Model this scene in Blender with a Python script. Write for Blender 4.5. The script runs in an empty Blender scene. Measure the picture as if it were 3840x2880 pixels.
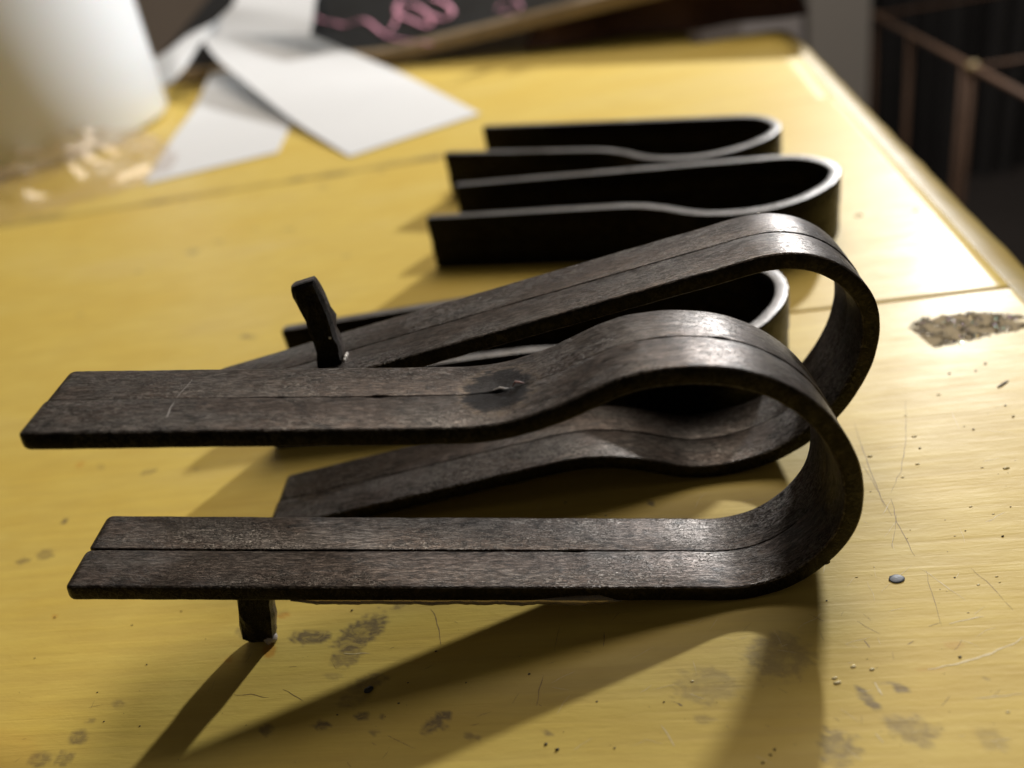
import bpy, bmesh, math, random
import numpy as np
from mathutils import Vector, Matrix, noise
random.seed(7); rng = np.random.default_rng(7)
S = bpy.context.scene
COL = S.collection

# ------------------------------------------------------------------ camera
FX, PITCH, ROLL, HC = 0.84170, 0.54203, -0.21533, 0.13206
PW, PH = 3840.0, 2880.0
fw = np.array([0, math.cos(PITCH), -math.sin(PITCH)])
r0 = np.array([1.0, 0, 0]); u0 = np.cross(r0, fw)
cr = math.cos(ROLL)*r0 + math.sin(ROLL)*u0
cu = -math.sin(ROLL)*r0 + math.cos(ROLL)*u0
eye = np.array([0, 0, HC])
cam = bpy.data.cameras.new('camera'); camo = bpy.data.objects.new('camera', cam); COL.objects.link(camo)
camo.matrix_world = Matrix(((cr[0], cu[0], -fw[0], 0), (cr[1], cu[1], -fw[1], 0), (cr[2], cu[2], -fw[2], HC), (0, 0, 0, 1)))
cam.sensor_width = 36.0; cam.lens = FX*36.0
cam.clip_start = 0.01; cam.clip_end = 50
cam.dof.use_dof = True; cam.dof.focus_distance = 0.172; cam.dof.aperture_fstop = 8.6
cam.dof.aperture_blades = 0
S.camera = camo

def ray(x, y):
    return fw + cr*(x-PW/2)/(FX*PW) + cu*(PH/2-y)/(FX*PW)
def G(x, y, z=0.0):
    """point of the place at height z seen at photo pixel x, y"""
    d = ray(x, y); return eye + (z-HC)/d[2]*d
def GY(x, y, Y):
    d = ray(x, y); return eye + Y/d[1]*d
def to_px(P):
    Q = P - eye; z = Q@fw
    return PW/2 + FX*PW*(Q@cr)/z, PH/2 - FX*PW*(Q@cu)/z

# ------------------------------------------------------------------ light
w = bpy.data.worlds.new('World'); S.world = w; w.use_nodes = True
bgn = w.node_tree.nodes['Background']
bgn.inputs[0].default_value = (1.0, 0.86, 0.70, 1); bgn.inputs[1].default_value = 0.072
def area(name, loc, target, power, size, color, shape='DISK'):
    l = bpy.data.lights.new(name, 'AREA'); l.energy = power; l.shape = shape; l.size = size; l.color = color
    o = bpy.data.objects.new(name, l); COL.objects.link(o); o.location = loc
    o.rotation_euler = (Vector(target)-Vector(loc)).to_track_quat('-Z', 'Y').to_euler(); return o
area('desk_lamp_light', (0.715, 1.145, 0.540), (-0.15, 0.0, 0.0), 18.6, 0.060, (1.0, 0.99, 0.975))
area('overhead_fill', (0.40, 1.15, 1.70), (0.0, 0.3, 0.0), 25.0, 1.3, (1.0, 0.88, 0.74), 'DISK')  # added unseen overhead fill standing in for ambient bounce, lifts the shadows
S.view_settings.view_transform = 'Standard'; S.view_settings.look = 'None'
S.view_settings.exposure = 0.0; S.view_settings.gamma = 1.0

# ------------------------------------------------------------------ helpers
def tag(o, label=None, cat=None, group=None, kind=None):
    for k, v in (('label', label), ('category', cat), ('group', group), ('kind', kind)):
        if v: o[k] = v
    return o
def empty(name, loc=(0, 0, 0), rz=0.0):
    o = bpy.data.objects.new(name, None); COL.objects.link(o); o.empty_display_size = 0.01
    o.location = loc; o.rotation_euler = (0, 0, rz); return o
def wmat(o):
    return Matrix.Translation(o.location) @ Matrix.Rotation(o.rotation_euler[2], 4, 'Z')
def mesh(name, verts, faces, mat=None, parent=None, smooth=True, flat=None):
    """verts in world space; stored local to the thing"""
    me = bpy.data.meshes.new(name); V = np.asarray(verts, float)
    root = parent
    while root is not None and root.parent is not None: root = root.parent
    if root is not None:
        M = np.array(wmat(root).inverted()); V = V@M[:3, :3].T + M[:3, 3]
    me.from_pydata(V.tolist(), [], [tuple(f) for f in faces])
    me.polygons.foreach_set('use_smooth', [smooth]*len(me.polygons))
    if flat is not None:
        a = me.attributes.new('flat', 'FLOAT_VECTOR', 'POINT'); a.data.foreach_set('vector', np.asarray(flat, np.float32).ravel())
    me.update()
    o = bpy.data.objects.new(name, me); COL.objects.link(o)
    if mat: me.materials.append(mat)
    if parent is not None: o.parent = parent
    return o
def grid_faces(n, m, closed_m=False):
    F = []
    for i in range(n-1):
        for j in range(m if closed_m else m-1):
            a = i*m+j; b = i*m+(j+1) % m
            F.append((a, b, b+m, a+m))
    return F
def prism(poly, z0, z1):
    n = len(poly); V = [(x, y, z1) for x, y in poly]+[(x, y, z0) for x, y in poly]
    F = [tuple(range(n)), tuple(range(2*n-1, n-1, -1))]+[(i, i+n, (i+1) % n+n, (i+1) % n) for i in range(n)]
    return V, F
def tube(pts, rad, n=8, squash=1.0, cap=True):
    P = np.asarray(pts, float); k = len(P); T = np.gradient(P, axis=0); T /= np.linalg.norm(T, axis=1)[:, None]+1e-12
    R = np.broadcast_to(np.asarray(rad, float), (k,)); V = []
    for i in range(k):
        a = np.cross(T[i], [0, 0, 1.0])
        if np.linalg.norm(a) < 1e-3: a = np.cross(T[i], [1.0, 0, 0])
        a /= np.linalg.norm(a); b = np.cross(a, T[i])
        for j in range(n):
            q = 2*math.pi*j/n; V.append(P[i]+R[i]*(math.cos(q)*a+squash*math.sin(q)*b))
    F = grid_faces(k, n, True)
    if cap: F += [tuple(range(n-1, -1, -1)), tuple(range((k-1)*n, k*n))]
    return V, F
def add(VF, VF2):
    V, F = VF; V2, F2 = VF2; k = len(V)
    return list(V)+list(V2), list(F)+[tuple(i+k for i in f) for f in F2]
def beam(a, b, r, sides=6): return tube([a, b], r, sides)

# ------------------------------------------------------------------ materials
class NT:
    def __init__(s, name):
        s.m = bpy.data.materials.new(name); s.m.use_nodes = True; s.t = s.m.node_tree
        s.b = s.t.nodes['Principled BSDF']; s.out = s.t.nodes['Material Output']
    def n(s, t, **kw):
        x = s.t.nodes.new(t)
        for k, v in kw.items():
            if k.startswith('i_'): x.inputs[int(k[2:])].default_value = v
            else: setattr(x, k, v)
        return x
    def l(s, a, b): s.t.links.new(a, b)
    def noise(s, vec, scale, detail=4, rough=.55, dist=0.0):
        x = s.n('ShaderNodeTexNoise'); x.inputs['Scale'].default_value = scale; x.inputs['Detail'].default_value = detail
        x.inputs['Roughness'].default_value = rough; x.inputs['Distortion'].default_value = dist
        if vec is not None: s.l(vec, x.inputs['Vector'])
        return x.outputs['Fac']
    def mapv(s, vec, scale=(1, 1, 1), rot=(0, 0, 0), loc=(0, 0, 0)):
        x = s.n('ShaderNodeMapping'); x.inputs['Scale'].default_value = scale; x.inputs['Rotation'].default_value = rot; x.inputs['Location'].default_value = loc
        s.l(vec, x.inputs['Vector']); return x.outputs[0]
    def ramp(s, fac, stops, interp='LINEAR'):
        x = s.n('ShaderNodeValToRGB'); x.color_ramp.interpolation = interp; e = x.color_ramp.elements
        while len(e) < len(stops): e.new(0.5)
        for q, (p, c) in zip(e, stops):
            q.position = p; q.color = (c, c, c, 1) if isinstance(c, (int, float)) else (*c, 1)
        s.l(fac, x.inputs[0]); return x.outputs[0]
    def mix(s, fac, a, b, mode='MIX'):
        x = s.n('ShaderNodeMix', data_type='RGBA', blend_type=mode)
        for i, v in ((0, fac), (6, a), (7, b)):
            if isinstance(v, (int, float)): x.inputs[i].default_value = v if i == 0 else (v, v, v, 1)
            elif isinstance(v, tuple): x.inputs[i].default_value = (*v, 1)
            else: s.l(v, x.inputs[i])
        return x.outputs[2]
    def math(s, op, a, b=None, clamp=False):
        x = s.n('ShaderNodeMath', operation=op, use_clamp=clamp)
        for i, v in ((0, a), (1, b)):
            if v is None: continue
            if isinstance(v, (int, float)): x.inputs[i].default_value = v
            else: s.l(v, x.inputs[i])
        return x.outputs[0]
    def bump(s, h, strength, dist, prev=None):
        x = s.n('ShaderNodeBump'); x.inputs['Strength'].default_value = strength; x.inputs['Distance'].default_value = dist
        s.l(h, x.inputs['Height'])
        if prev is not None: s.l(prev, x.inputs['Normal'])
        return x.outputs[0]
    def set(s, **kw):
        for k, v in kw.items():
            k = k.replace('_', ' ')
            if isinstance(v, (int, float)): s.b.inputs[k].default_value = v
            elif isinstance(v, tuple): s.b.inputs[k].default_value = (*v, 1) if len(v) == 3 else v
            else: s.l(v, s.b.inputs[k])
        return s.m
def plain(name, col, rough=.6, metal=0.0, var=.25, scale=40, bump=0.0, **kw):
    m = NT(name); tc = m.n('ShaderNodeTexCoord').outputs['Object']
    f = m.noise(tc, scale, 4)
    c = m.mix(f, tuple(x*(1-var) for x in col), tuple(min(1, x*(1+var)) for x in col))
    m.set(Base_Color=c, Roughness=rough, Metallic=metal)
    if bump: m.set(Normal=m.bump(f, bump, .001))
    return m.set(**kw)

def steel_material(name, tint=1.0, edge=.05, metal=.82, spec=.5, patches=()):
    m = NT(name)
    at = m.n('ShaderNodeAttribute', attribute_name='flat').outputs['Vector']
    wv = m.n('ShaderNodeTexNoise'); wv.inputs['Scale'].default_value = 1.0; m.l(m.mapv(at, (160, 300, 200)), wv.inputs['Vector'])
    wa = m.n('ShaderNodeVectorMath', operation='MULTIPLY_ADD'); m.l(wv.outputs['Color'], wa.inputs[0]); wa.inputs[1].default_value = (.0012, .0016, 0); m.l(at, wa.inputs[2]); at2 = wa.outputs[0]
    streak = m.noise(m.mapv(at2, (330, 2300, 400)), 1.0, 6, .62, .3)
    fine = m.noise(m.mapv(at, (1300, 5200, 800)), 1.0, 3, .6)
    patch = m.noise(m.mapv(at, (55, 110, 90)), 1.0, 5, .6)
    zone = m.noise(m.mapv(at, (38, 70, 60), loc=(7, 2, 5)), 1.0, 3, .5)
    blot = m.noise(m.mapv(at2, (210, 480, 200), loc=(3, 1, 2)), 1.0, 6, .7, .6)
    chipn = m.noise(m.mapv(at2, (750, 2100, 600), loc=(3, 4, 2)), 1.0, 5, .6, 1.5)
    zmask = m.ramp(zone, [(.44, .12), (.58, 1.0)])
    chip = m.math('MULTIPLY', m.ramp(chipn, [(.52, 0.0), (.57, 1.0)]), zmask)
    k = m.math('ADD', m.math('MULTIPLY', streak, .60), m.math('MULTIPLY', fine, .40))
    grey = m.ramp(k, [(.40, (.026*tint, .023*tint, .021*tint)), (.50, (.080*tint, .072*tint, .066*tint)), (.60, (.20*tint, .187*tint, .175*tint))])
    brown = m.ramp(k, [(.40, (.020*tint, .014*tint, .011*tint)), (.51, (.074*tint, .057*tint, .048*tint)), (.6, (.17*tint, .137*tint, .118*tint))])
    c = m.mix(m.ramp(patch, [(.36, .15), (.54, 1.0)]), grey, brown)
    c = m.mix(m.ramp(blot, [(.54, 0.0), (.62, .75)]), c, (.022*tint, .021*tint, .021*tint))
    c = m.mix(m.math('MULTIPLY', chip, .75), c, (.30*tint, .275*tint, .25*tint))
    sx = m.n('ShaderNodeSeparateXYZ'); m.l(at, sx.inputs[0])
    for (px_, pn_, rx_, rn_) in patches:      # soft dark burnt-looking stain round the crack, with a rubbed rim
        ax = m.math('DIVIDE', m.math('SUBTRACT', sx.outputs['X'], px_), rx_); an_ = m.math('DIVIDE', m.math('SUBTRACT', sx.outputs['Y'], pn_), rn_)
        dd = m.math('SQRT', m.math('ADD', m.math('MULTIPLY', ax, ax), m.math('MULTIPLY', an_, an_)))
        dd = m.math('ADD', dd, m.math('MULTIPLY', m.math('SUBTRACT', blot, .5), 1.1)); dd = m.math('ADD', dd, m.math('MULTIPLY', m.math('SUBTRACT', k, .5), 1.0))
        up_ = m.math('GREATER_THAN', sx.outputs['Z'], .001)
        rim = m.ramp(dd, [(.80, 0.0), (.93, .6), (1.0, 0.0)]); core = m.ramp(dd, [(.74, .95), (.90, 0.0)])
        c = m.mix(m.math('MULTIPLY', rim, up_), c, (.17, .135, .10)); c = m.mix(m.math('MULTIPLY', core, up_), c, (.010, .0095, .0105))
    side = m.math('LESS_THAN', m.math('ABSOLUTE', sx.outputs['Z']), .00150)
    c = m.mix(m.math('MULTIPLY', side, .85), c, (edge, edge*.97, edge*.95))
    rough = m.ramp(m.math('ADD', m.math('MULTIPLY', k, .45), m.math('MULTIPLY', blot, .55)), [(.38, .50), (.5, .38), (.62, .33)])
    bn = m.bump(streak, .45, .00009); bn = m.bump(fine, .35, .00005, bn); bn = m.bump(blot, .5, .00018, bn); bn = m.bump(chip, .9, .00016, bn)
    return m.set(Base_Color=c, Metallic=m.mix(side, metal, .95), Roughness=rough, Normal=bn, Specular_IOR_Level=spec)
M_STEEL = steel_material('dark_scaled_steel_shaded_edge', .70, .008, .66, .42)  # side faces near black: shade on edges turned from the lamp, in the colour
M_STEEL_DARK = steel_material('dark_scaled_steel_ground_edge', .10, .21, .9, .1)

# ------------------------------------------------------------------ the steel clips
CP = [[-0.06649, 0.0355], [-0.03323, 0.03636], [-0.00059, 0.03707], [0.0137, 0.03794], [0.02461, 0.04152], [0.03903, 0.04876], [0.05527, 0.04926], [0.06881, 0.04262], [0.07827, 0.0304], [0.0807, 0.01711], [0.07517, 0.00624], [0.06515, 0.00051], [0.04952, -3e-05], [0.01778, -9e-05], [-0.0284, -0.0001], [-0.06717, 6e-05]]
TH = 0.0037; WD = 0.0105
def spline(cp, n=14):
    cp = np.array(cp); P = np.vstack([2*cp[0]-cp[1], cp, 2*cp[-1]-cp[-2]]); out = []
    for i in range(1, len(P)-2):
        p0, p1, p2, p3 = P[i-1:i+3]; t = np.linspace(0, 1, n, endpoint=False)[:, None]
        out.append(.5*((2*p1)+(-p0+p2)*t+(2*p0-5*p1+4*p2-p3)*t**2+(-p0+3*p1-3*p2+p3)*t**3))
    out.append(cp[-1:]); return np.vstack(out)
def warp(cp, op):
    cp = np.array(cp).copy(); c = np.array([.12, .02])
    for i in range(7):
        s = op*(1-i/7); v = cp[i]-c; cp[i] = c+[np.cos(s)*v[0]+np.sin(s)*v[1], -np.sin(s)*v[0]+np.cos(s)*v[1]]
    return cp
def resample(c, step):
    d = np.r_[0, np.cumsum(np.linalg.norm(np.diff(c, axis=0), axis=1))]; L = d[-1]; R = .0016
    s = np.r_[R*(1-np.cos(np.linspace(0, np.pi/2, 6)))[:-1]*1.0, np.linspace(R, L-R, int(L/step)), (L-R*(1-np.cos(np.linspace(np.pi/2, 0, 6))))[1:]]
    return np.stack([np.interp(s, d, c[:, 0]), np.interp(s, d, c[:, 1])], 1), s, L, R
def frame_v(q):
    x, y, z, yaw, tilt, lean, flip = q
    e = np.array([math.cos(yaw), math.sin(yaw), 0]); n = np.array([-math.sin(yaw), math.cos(yaw), 0]); k = np.array([0, 0, 1.])
    n2 = math.cos(lean)*n+math.sin(lean)*k; k2 = -math.sin(lean)*n+math.cos(lean)*k
    ct, st = math.cos(tilt), math.sin(tilt)
    U = ct*e+st*k2; Vv = (-st*e+ct*k2)*flip
    return np.array([x, y, z]), U, Vv, n2
def frame_h(q):
    x, y, yaw = q
    e = np.array([math.cos(yaw), math.sin(yaw), 0]); n = np.array([-math.sin(yaw), math.cos(yaw), 0])
    return np.array([x, y, 0.]), e, -n, np.array([0, 0, 1.])
def strip_mesh(fr, cp, v0, v1, jag, seed, shift=0.0, zlift=0.0, gapf=None):
    O, U, Vv, N = fr
    c = spline(cp); c, s, L, R = resample(c, .0011); k = len(c)
    T = np.gradient(c, axis=0); T /= np.linalg.norm(T, axis=1)[:, None]; Nn = np.stack([-T[:, 1], T[:, 0]], 1)
    m = []; r = .00055
    for (sx, sy, a0) in ((1, 1, 0), (-1, 1, 90), (-1, -1, 180), (1, -1, 270)):
        for a in (0, 30, 60, 90):
            q = math.radians(a0+a); m.append((sx, sy, math.cos(q), math.sin(q)))
    V = []; FL = []; wmid = (v0+v1)/2; hw0 = (v1-v0)/2
    for i in range(k):
        d = min(s[i], L-s[i]); f = math.sqrt(max(0.0, 1-(1-min(1, d/R))**2))
        ht = TH/2*(.45+.55*f); hw = hw0-.0011*(1-f)
        jv = jag*(noise.noise(Vector((s[i]*900, seed*7.1, 0)))*.6+noise.noise(Vector((s[i]*220, seed*3.3, 4)))); jt = jag*.35*noise.noise(Vector((s[i]*400, seed*5.7, 9)))
        inner = 1 if v0 < .001 else -1; gp_ = gapf(s[i]) if gapf else .00006
        for (sx, sy, ca, sa) in m:
            rr = min(r, ht*.8) if sx != inner else .00006+.7*gp_
            ww = sx*(hw-rr)+rr*ca + (-inner*gp_*(1+.4*noise.noise(Vector((s[i]*1500, seed, 2)))) if sx == inner else jv*.5)
            tt = sy*(ht-rr)+rr*sa+jt
            p2 = (c[i]+Nn[i]*tt)
            V.append(O+(p2[0]-.06+shift)*U+p2[1]*Vv+(wmid+ww)*N); FL.append((s[i]+seed*.37, wmid+ww, tt))
    n = len(m); F = grid_faces(k, n, True)+[tuple(range(n-1, -1, -1)), tuple(range((k-1)*n, k*n))]
    return V, F, FL
def clip(label, fr, cp, base, yaw, mat, seed, jag=.00014, gap=.0, gapf=None):
    root = empty('steel_clip', base, yaw); tag(root, label, 'clip', 'bent flat steel clips on the yellow table')
    for i, (a, b) in enumerate(((0, WD-gap), (WD+gap, 2*WD))):
        V, F, FL = strip_mesh(fr, cp, a, b, jag, seed+i, shift=(0.0 if i == 0 else .0003), gapf=gapf)
        mesh('steel_strip', V, F, mat, root, True, FL)
    return root
QA = (0.031797, 0.119475, 0.00263, -0.089664, -0.207894, 0.000477, 1)
QB = (0.052833, 0.154669, 0.053531, -0.123724, 0.132243, 0.022701, -1)
QD = (0.111338, 0.302554, -0.396502); QE = (0.117435, 0.360566, -0.608282); QC = (0.059127, 0.230318, -0.132989)
FA, FB, FC, FD, FE = frame_v(QA), frame_v(QB), frame_h(QC), frame_h(QD), frame_h(QE)
def gap_front(s_):
    n1 = noise.noise(Vector((s_*130, 3, 1))); n2 = noise.noise(Vector((s_*45, 9, 1)))
    up = .00012+.00045*math.exp(-((s_-.0822)/.0012)**2)+.00030*math.exp(-((s_-.0600)/.0015)**2)+.00030*math.exp(-((s_-.1225)/.0012)**2)+.00014*max(0, n1-.05)+.00012*max(0, n1-.30)*3
    if s_ < .045: up *= .30+.7*max(0, (s_-.030)/.015)
    t = min(1, max(0, (s_-.215)/.03)); return up*(1-t)+t*(.00024+.00006*n2+.00004*n1)
def gap_thin(s_): return .00014+.00010*max(0, noise.noise(Vector((s_*110, 5, 7))))+.00006*max(0, noise.noise(Vector((s_*40, 1, 7))))
clipA = clip('frontmost steel clip, stub under its lower arm, dark oval patch on its upper arm', FA, CP, (.03, .13, 0), QA[3], M_STEEL, 1, gapf=gap_front)
clipB = clip('tilted steel clip with a rough stub standing up on its top arm', FB, warp(CP, 0), (.04, .165, 0), QB[3], M_STEEL, 11, gapf=gap_thin)
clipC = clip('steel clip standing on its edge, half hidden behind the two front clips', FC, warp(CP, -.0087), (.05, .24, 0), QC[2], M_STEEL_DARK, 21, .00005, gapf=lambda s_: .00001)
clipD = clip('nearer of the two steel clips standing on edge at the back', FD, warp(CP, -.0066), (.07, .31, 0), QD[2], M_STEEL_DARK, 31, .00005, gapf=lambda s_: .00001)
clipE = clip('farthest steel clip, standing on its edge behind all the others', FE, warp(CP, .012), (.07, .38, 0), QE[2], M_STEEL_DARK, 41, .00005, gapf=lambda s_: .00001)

def local(fr, u, v, n):
    O, U, Vv, N = fr; return O+(u-.06)*U+v*Vv+n*N

# rough stubs glued to the straight arm
def stub(fr, root, prof, name='stub'):
    """prof: (v, du, halfwidth, n0, n1) rings from the arm outwards"""
    V = []; FL = []
    for (v, du, hw, n0, n1) in prof:
        ring = []
        for (a, b) in ((-1, 0), (-.55, 0), (0, 0), (.55, 0), (1, 0), (1, .35), (1, .7), (1, 1), (.4, 1), (-.4, 1), (-1, 1), (-1, .65), (-1, .3)):
            j = .00048*noise.noise(Vector((a*3+v*500, b*5, v*600)))
            cx = 1-.10*(abs(a) == 1 and b in (0, 1))
            ring.append((local(fr, du+a*hw*cx+j, v+j*.4, n0+(n1-n0)*b+j*1.3), (v*1.3, (a+b*3)*.003, b*.004)))
        V += [x[0] for x in ring]; FL += [x[1] for x in ring]
    n = 13; k = len(prof); F = grid_faces(k, n, True)+[tuple(range(n-1, -1, -1)), tuple(range((k-1)*n, k*n))]
    o = mesh(name, V, F, M_STEEL, root, False, FL)
    return o
def find(fr, x, y, n, v):
    """u of the straight arm (height v, width n) whose projection is nearest photo pixel column x"""
    best = min(np.linspace(-.08, .05, 600), key=lambda u: abs(to_px(local(fr, u, v, n))[0]-x)+0*abs(to_px(local(fr, u, v, n))[1]-y))
    return best
def u_at(fr, xs, v, n):
    """u where the point at height v, width n falls on the outline centre line xs(y)"""
    best, bu = 1e9, 0
    for u in np.linspace(-.08, .05, 700):
        px, py = to_px(local(fr, u, v, n)); e = abs(px-xs(py))
        if e < best: best, bu = e, u
    return bu
cA = lambda y: np.interp(y, [2200, 2262, 2320, 2390], [962, 964, 970, 982])
uA = u_at(FA, cA, -.0185, .0085); zt = local(FA, uA, 0, .0105)[2]; sc = (zt-.0002)/.0224/math.cos(QA[4])
stubA = [(v*sc, u_at(FA, cA, v*sc, .0098), hw, a, b) for v, hw, a, b in
         ((-.0010, .0036, .0070, .0120), (-.006, .0036, .0070, .0120), (-.010, .0035, .0071, .0118), (-.0125, .0035, .0072, .0117), (-.0145, .0039, .0070, .0118), (-.0175, .0036, .0071, .0119), (-.0205, .0034, .0074, .0116), (-.0218, .0025, .0078, .0112), (-.0224, .0018, .0084, .0106))]
stub(FA, clipA, stubA)
cB = lambda y: np.interp(y, [1060, 1120, 1200, 1280, 1350, 1400], [1140, 1163, 1203, 1228, 1246, 1256])
uB = u_at(FB, cB, -.002, .008)
hB = max(np.linspace(-.035, -.012, 200), key=lambda v: -abs(to_px(local(FB, u_at(FB, cB, -.018, .008), v, .0055))[1]-1078))
stubB = [(f*hB-.0004, u_at(FB, cB, f*hB, .0078), hw, a, b) for f, hw, a, b in
         ((.03, .0030, .0052, .0108), (.14, .0030, .0052, .0108), (.26, .0028, .0053, .0107), (.38, .0028, .0053, .0106), (.50, .0030, .0052, .0106), (.62, .0028, .0053, .0105), (.76, .0029, .0053, .0103), (.88, .0030, .0054, .0098), (.96, .0029, .0056, .0090), (1.0, .0025, .0059, .0084))]
stub(FB, clipB, stubB)

# ------------------------------------------------------------------ the table
YAW = math.radians(-11.8)
gx = np.array([math.cos(YAW), math.sin(YAW)]); ex = np.array([-math.sin(YAW), math.cos(YAW)])
def table_material(name, mul=1.0):
    m = NT(name)
    pos = m.n('ShaderNodeNewGeometry').outputs['Position']
    gv = m.mapv(pos, (1, 1, 1), (0, 0, -YAW))           # grain along x of this space
    vr = m.n('ShaderNodeVectorRotate', rotation_type='Z_AXIS'); vr.inputs['Angle'].default_value = -YAW; m.l(pos, vr.inputs['Vector']); gv = vr.outputs[0]
    grain = m.noise(m.mapv(gv, (26, 420, 1)), 1.0, 5, .55, .5)
    grain2 = m.noise(m.mapv(gv, (45, 1500, 1), loc=(5, 3, 0)), 1.0, 4, .6, .2)
    broad = m.noise(m.mapv(gv, (9, 24, 1), loc=(2, 7, 0)), 1.0, 4, .6)
    mott = m.noise(m.mapv(gv, (60, 150, 1), loc=(9, 1, 0)), 1.0, 5, .65)
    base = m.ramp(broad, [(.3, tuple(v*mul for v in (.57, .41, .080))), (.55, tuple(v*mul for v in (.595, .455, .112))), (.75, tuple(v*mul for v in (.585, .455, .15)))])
    base = m.mix(m.ramp(mott, [(.35, 0.0), (.75, .35)]), base, (.42, .27, .05))
    base = m.mix(m.ramp(grain, [(.40, .22), (.58, 0.0)]), base, (.42, .29, .08))
    # stains kept as a vertex attribute, broken up by noise
    st = m.n('ShaderNodeAttribute', attribute_name='stain').outputs['Fac']
    brk = m.noise(m.mapv(gv, (300, 520, 1)), 1.0, 6, .70, .8)
    sf = m.math('MULTIPLY', st, m.ramp(brk, [(.34, .75), (.46, 1.0), (.58, .55), (.68, .25)]), True)
    base = m.mix(m.math('MULTIPLY', sf, 1.15, True), base, (.13, .095, .055))
    tan = m.n('ShaderNodeAttribute', attribute_name='ochre').outputs['Fac']
    base = m.mix(m.math('MULTIPLY', tan, .8, True), base, (.46, .19, .02))
    # pin-prick dirt
    vo = m.n('ShaderNodeTexVoronoi'); vo.inputs['Scale'].default_value = 170; m.l(pos, vo.inputs['Vector'])
    dots = m.math('LESS_THAN', vo.outputs['Distance'], m.math('MULTIPLY', m.ramp(vo.outputs['Color'], [(.62, 0.0), (1.0, 1.0)]), .075))
    base = m.mix(m.math('MULTIPLY', dots, .8), base, (.05, .03, .015))
    rough = m.ramp(m.math('ADD', m.math('MULTIPLY', grain2, .5), m.math('MULTIPLY', mott, .5)), [(.3, .42), (.7, .56)])
    b1 = m.bump(grain, .38, .00028); b1 = m.bump(grain2, .28, .00010, b1)
    lump = m.noise(m.mapv(gv, (250, 700, 1), loc=(1, 8, 0)), 1.0, 4, .6, .5); b1 = m.bump(lump, .35, .00016, b1)
    return m.set(Base_Color=base, Roughness=rough, Normal=b1, Specular_IOR_Level=.22, Coat_Weight=.04, Coat_Roughness=.22)
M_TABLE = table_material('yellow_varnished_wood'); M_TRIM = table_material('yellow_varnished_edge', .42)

STAINS = [(1165, 2390, 78, 27, -2, .85), (1355, 2375, 112, 48, -33, .8), (1300, 2465, 62, 34, -25, .55), (1250, 2535, 40, 12, 0, .3), (1385, 2560, 72, 26, -22, .55), (1330, 2610, 70, 40, -25, .35), (1355, 2685, 26, 18, 0, .75), (1430, 2686, 12, 11, 0, .6), (1205, 2720, 34, 16, -5, .8),
          (1000, 2735, 27, 20, -20, .65), (1400, 2745, 20, 12, 0, .5), (1625, 2715, 52, 22, -42, .8), (1665, 2685, 32, 18, -10, .75), (1790, 2768, 14, 13, 0, .5), (1660, 2725, 20, 14, 0, .5), (170, 2080, 36, 18, -15, .5), (88, 2104, 30, 10, -12, .6), (293, 2765, 42, 26, -25, .6), (150, 2850, 46, 30, -20, .55),
          (240, 2845, 40, 26, -20, .5), (445, 2640, 24, 16, 0, .4), (340, 2706, 22, 9, -15, .4), (940, 2365, 52, 34, -8, .38), (2650, 2575, 128, 70, 0, .36), (2920, 2460, 125, 85, 0, .42), (2640, 2700, 40, 16, 0, .35), (3145, 2805, 76, 68, 0, .62), (3100, 2735, 14, 9, 0, .8),
          (3420, 2735, 105, 52, 12, .5), (3470, 2790, 30, 20, 0, .4), (3255, 2622, 60, 18, 42, .75), (3375, 2580, 32, 18, 10, .7), (3320, 2562, 34, 9, 0, .45), (3720, 2775, 70, 36, 20, .3), (560, 1768, 30, 11, -18, .55), (378, 1750, 16, 10, 0, .35), (925, 1262, 22, 10, 0, .75), (722, 945, 26, 12, -10, .45),
          (1425, 640, 12, 7, 0, .4), (960, 860, 10, 5, 0, .4), (240, 1955, 16, 8, -35, .95), (735, 1760, 12, 8, 0, .25), (1950, 1990, 14, 5, 0, .3), (2440, 1885, 16, 11, 30, .8), (3595, 440, 20, 10, 0, .0), (2060, 2750, 22, 10, 20, .6), (1760, 2760, 20, 14, -30, .5), (3700, 2545, 12, 6, -60, .6), (1060, 2300, 25, 12, -15, .2),
          (1500, 2270, 30, 12, -20, .55), (3360, 1010, 60, 25, 0, .1), (3750, 1140, 70, 14, 5, .35)]
STAINS += [(2080, 1180-1000, 1, 1, 0, 0)]+[(x, y, 16, 7, -8, .35) for x, y in ((820, 905), (1085, 860), (1210, 700), (690, 760), (1500, 520), (520, 1020), (300, 1180), (1300, 960))]+[(60+i*130+20*math.sin(i*5), 846-.157*(60+i*130), 70+25*math.sin(i*3.1), 9+3*math.sin(i*2.3), -9, .42+.25*math.sin(i*1.7)) for i in range(13)]
OCHRE = [(1065, 2308, 26, 9, -10, .6), (1010, 2440, 30, 22, -60, .8), (860, 2475, 20, 10, -30, .6), (300, 1742, 20, 10, -30, .5), (3640, 2730, 10, 5, 0, .5), (205, 2312, 12, 8, -20, .5), (3580, 2420, 40, 14, 0, .35), (3490, 2510, 60, 10, 0, .3), (0, 2820, 150, 90, 0, .12)]
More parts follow.
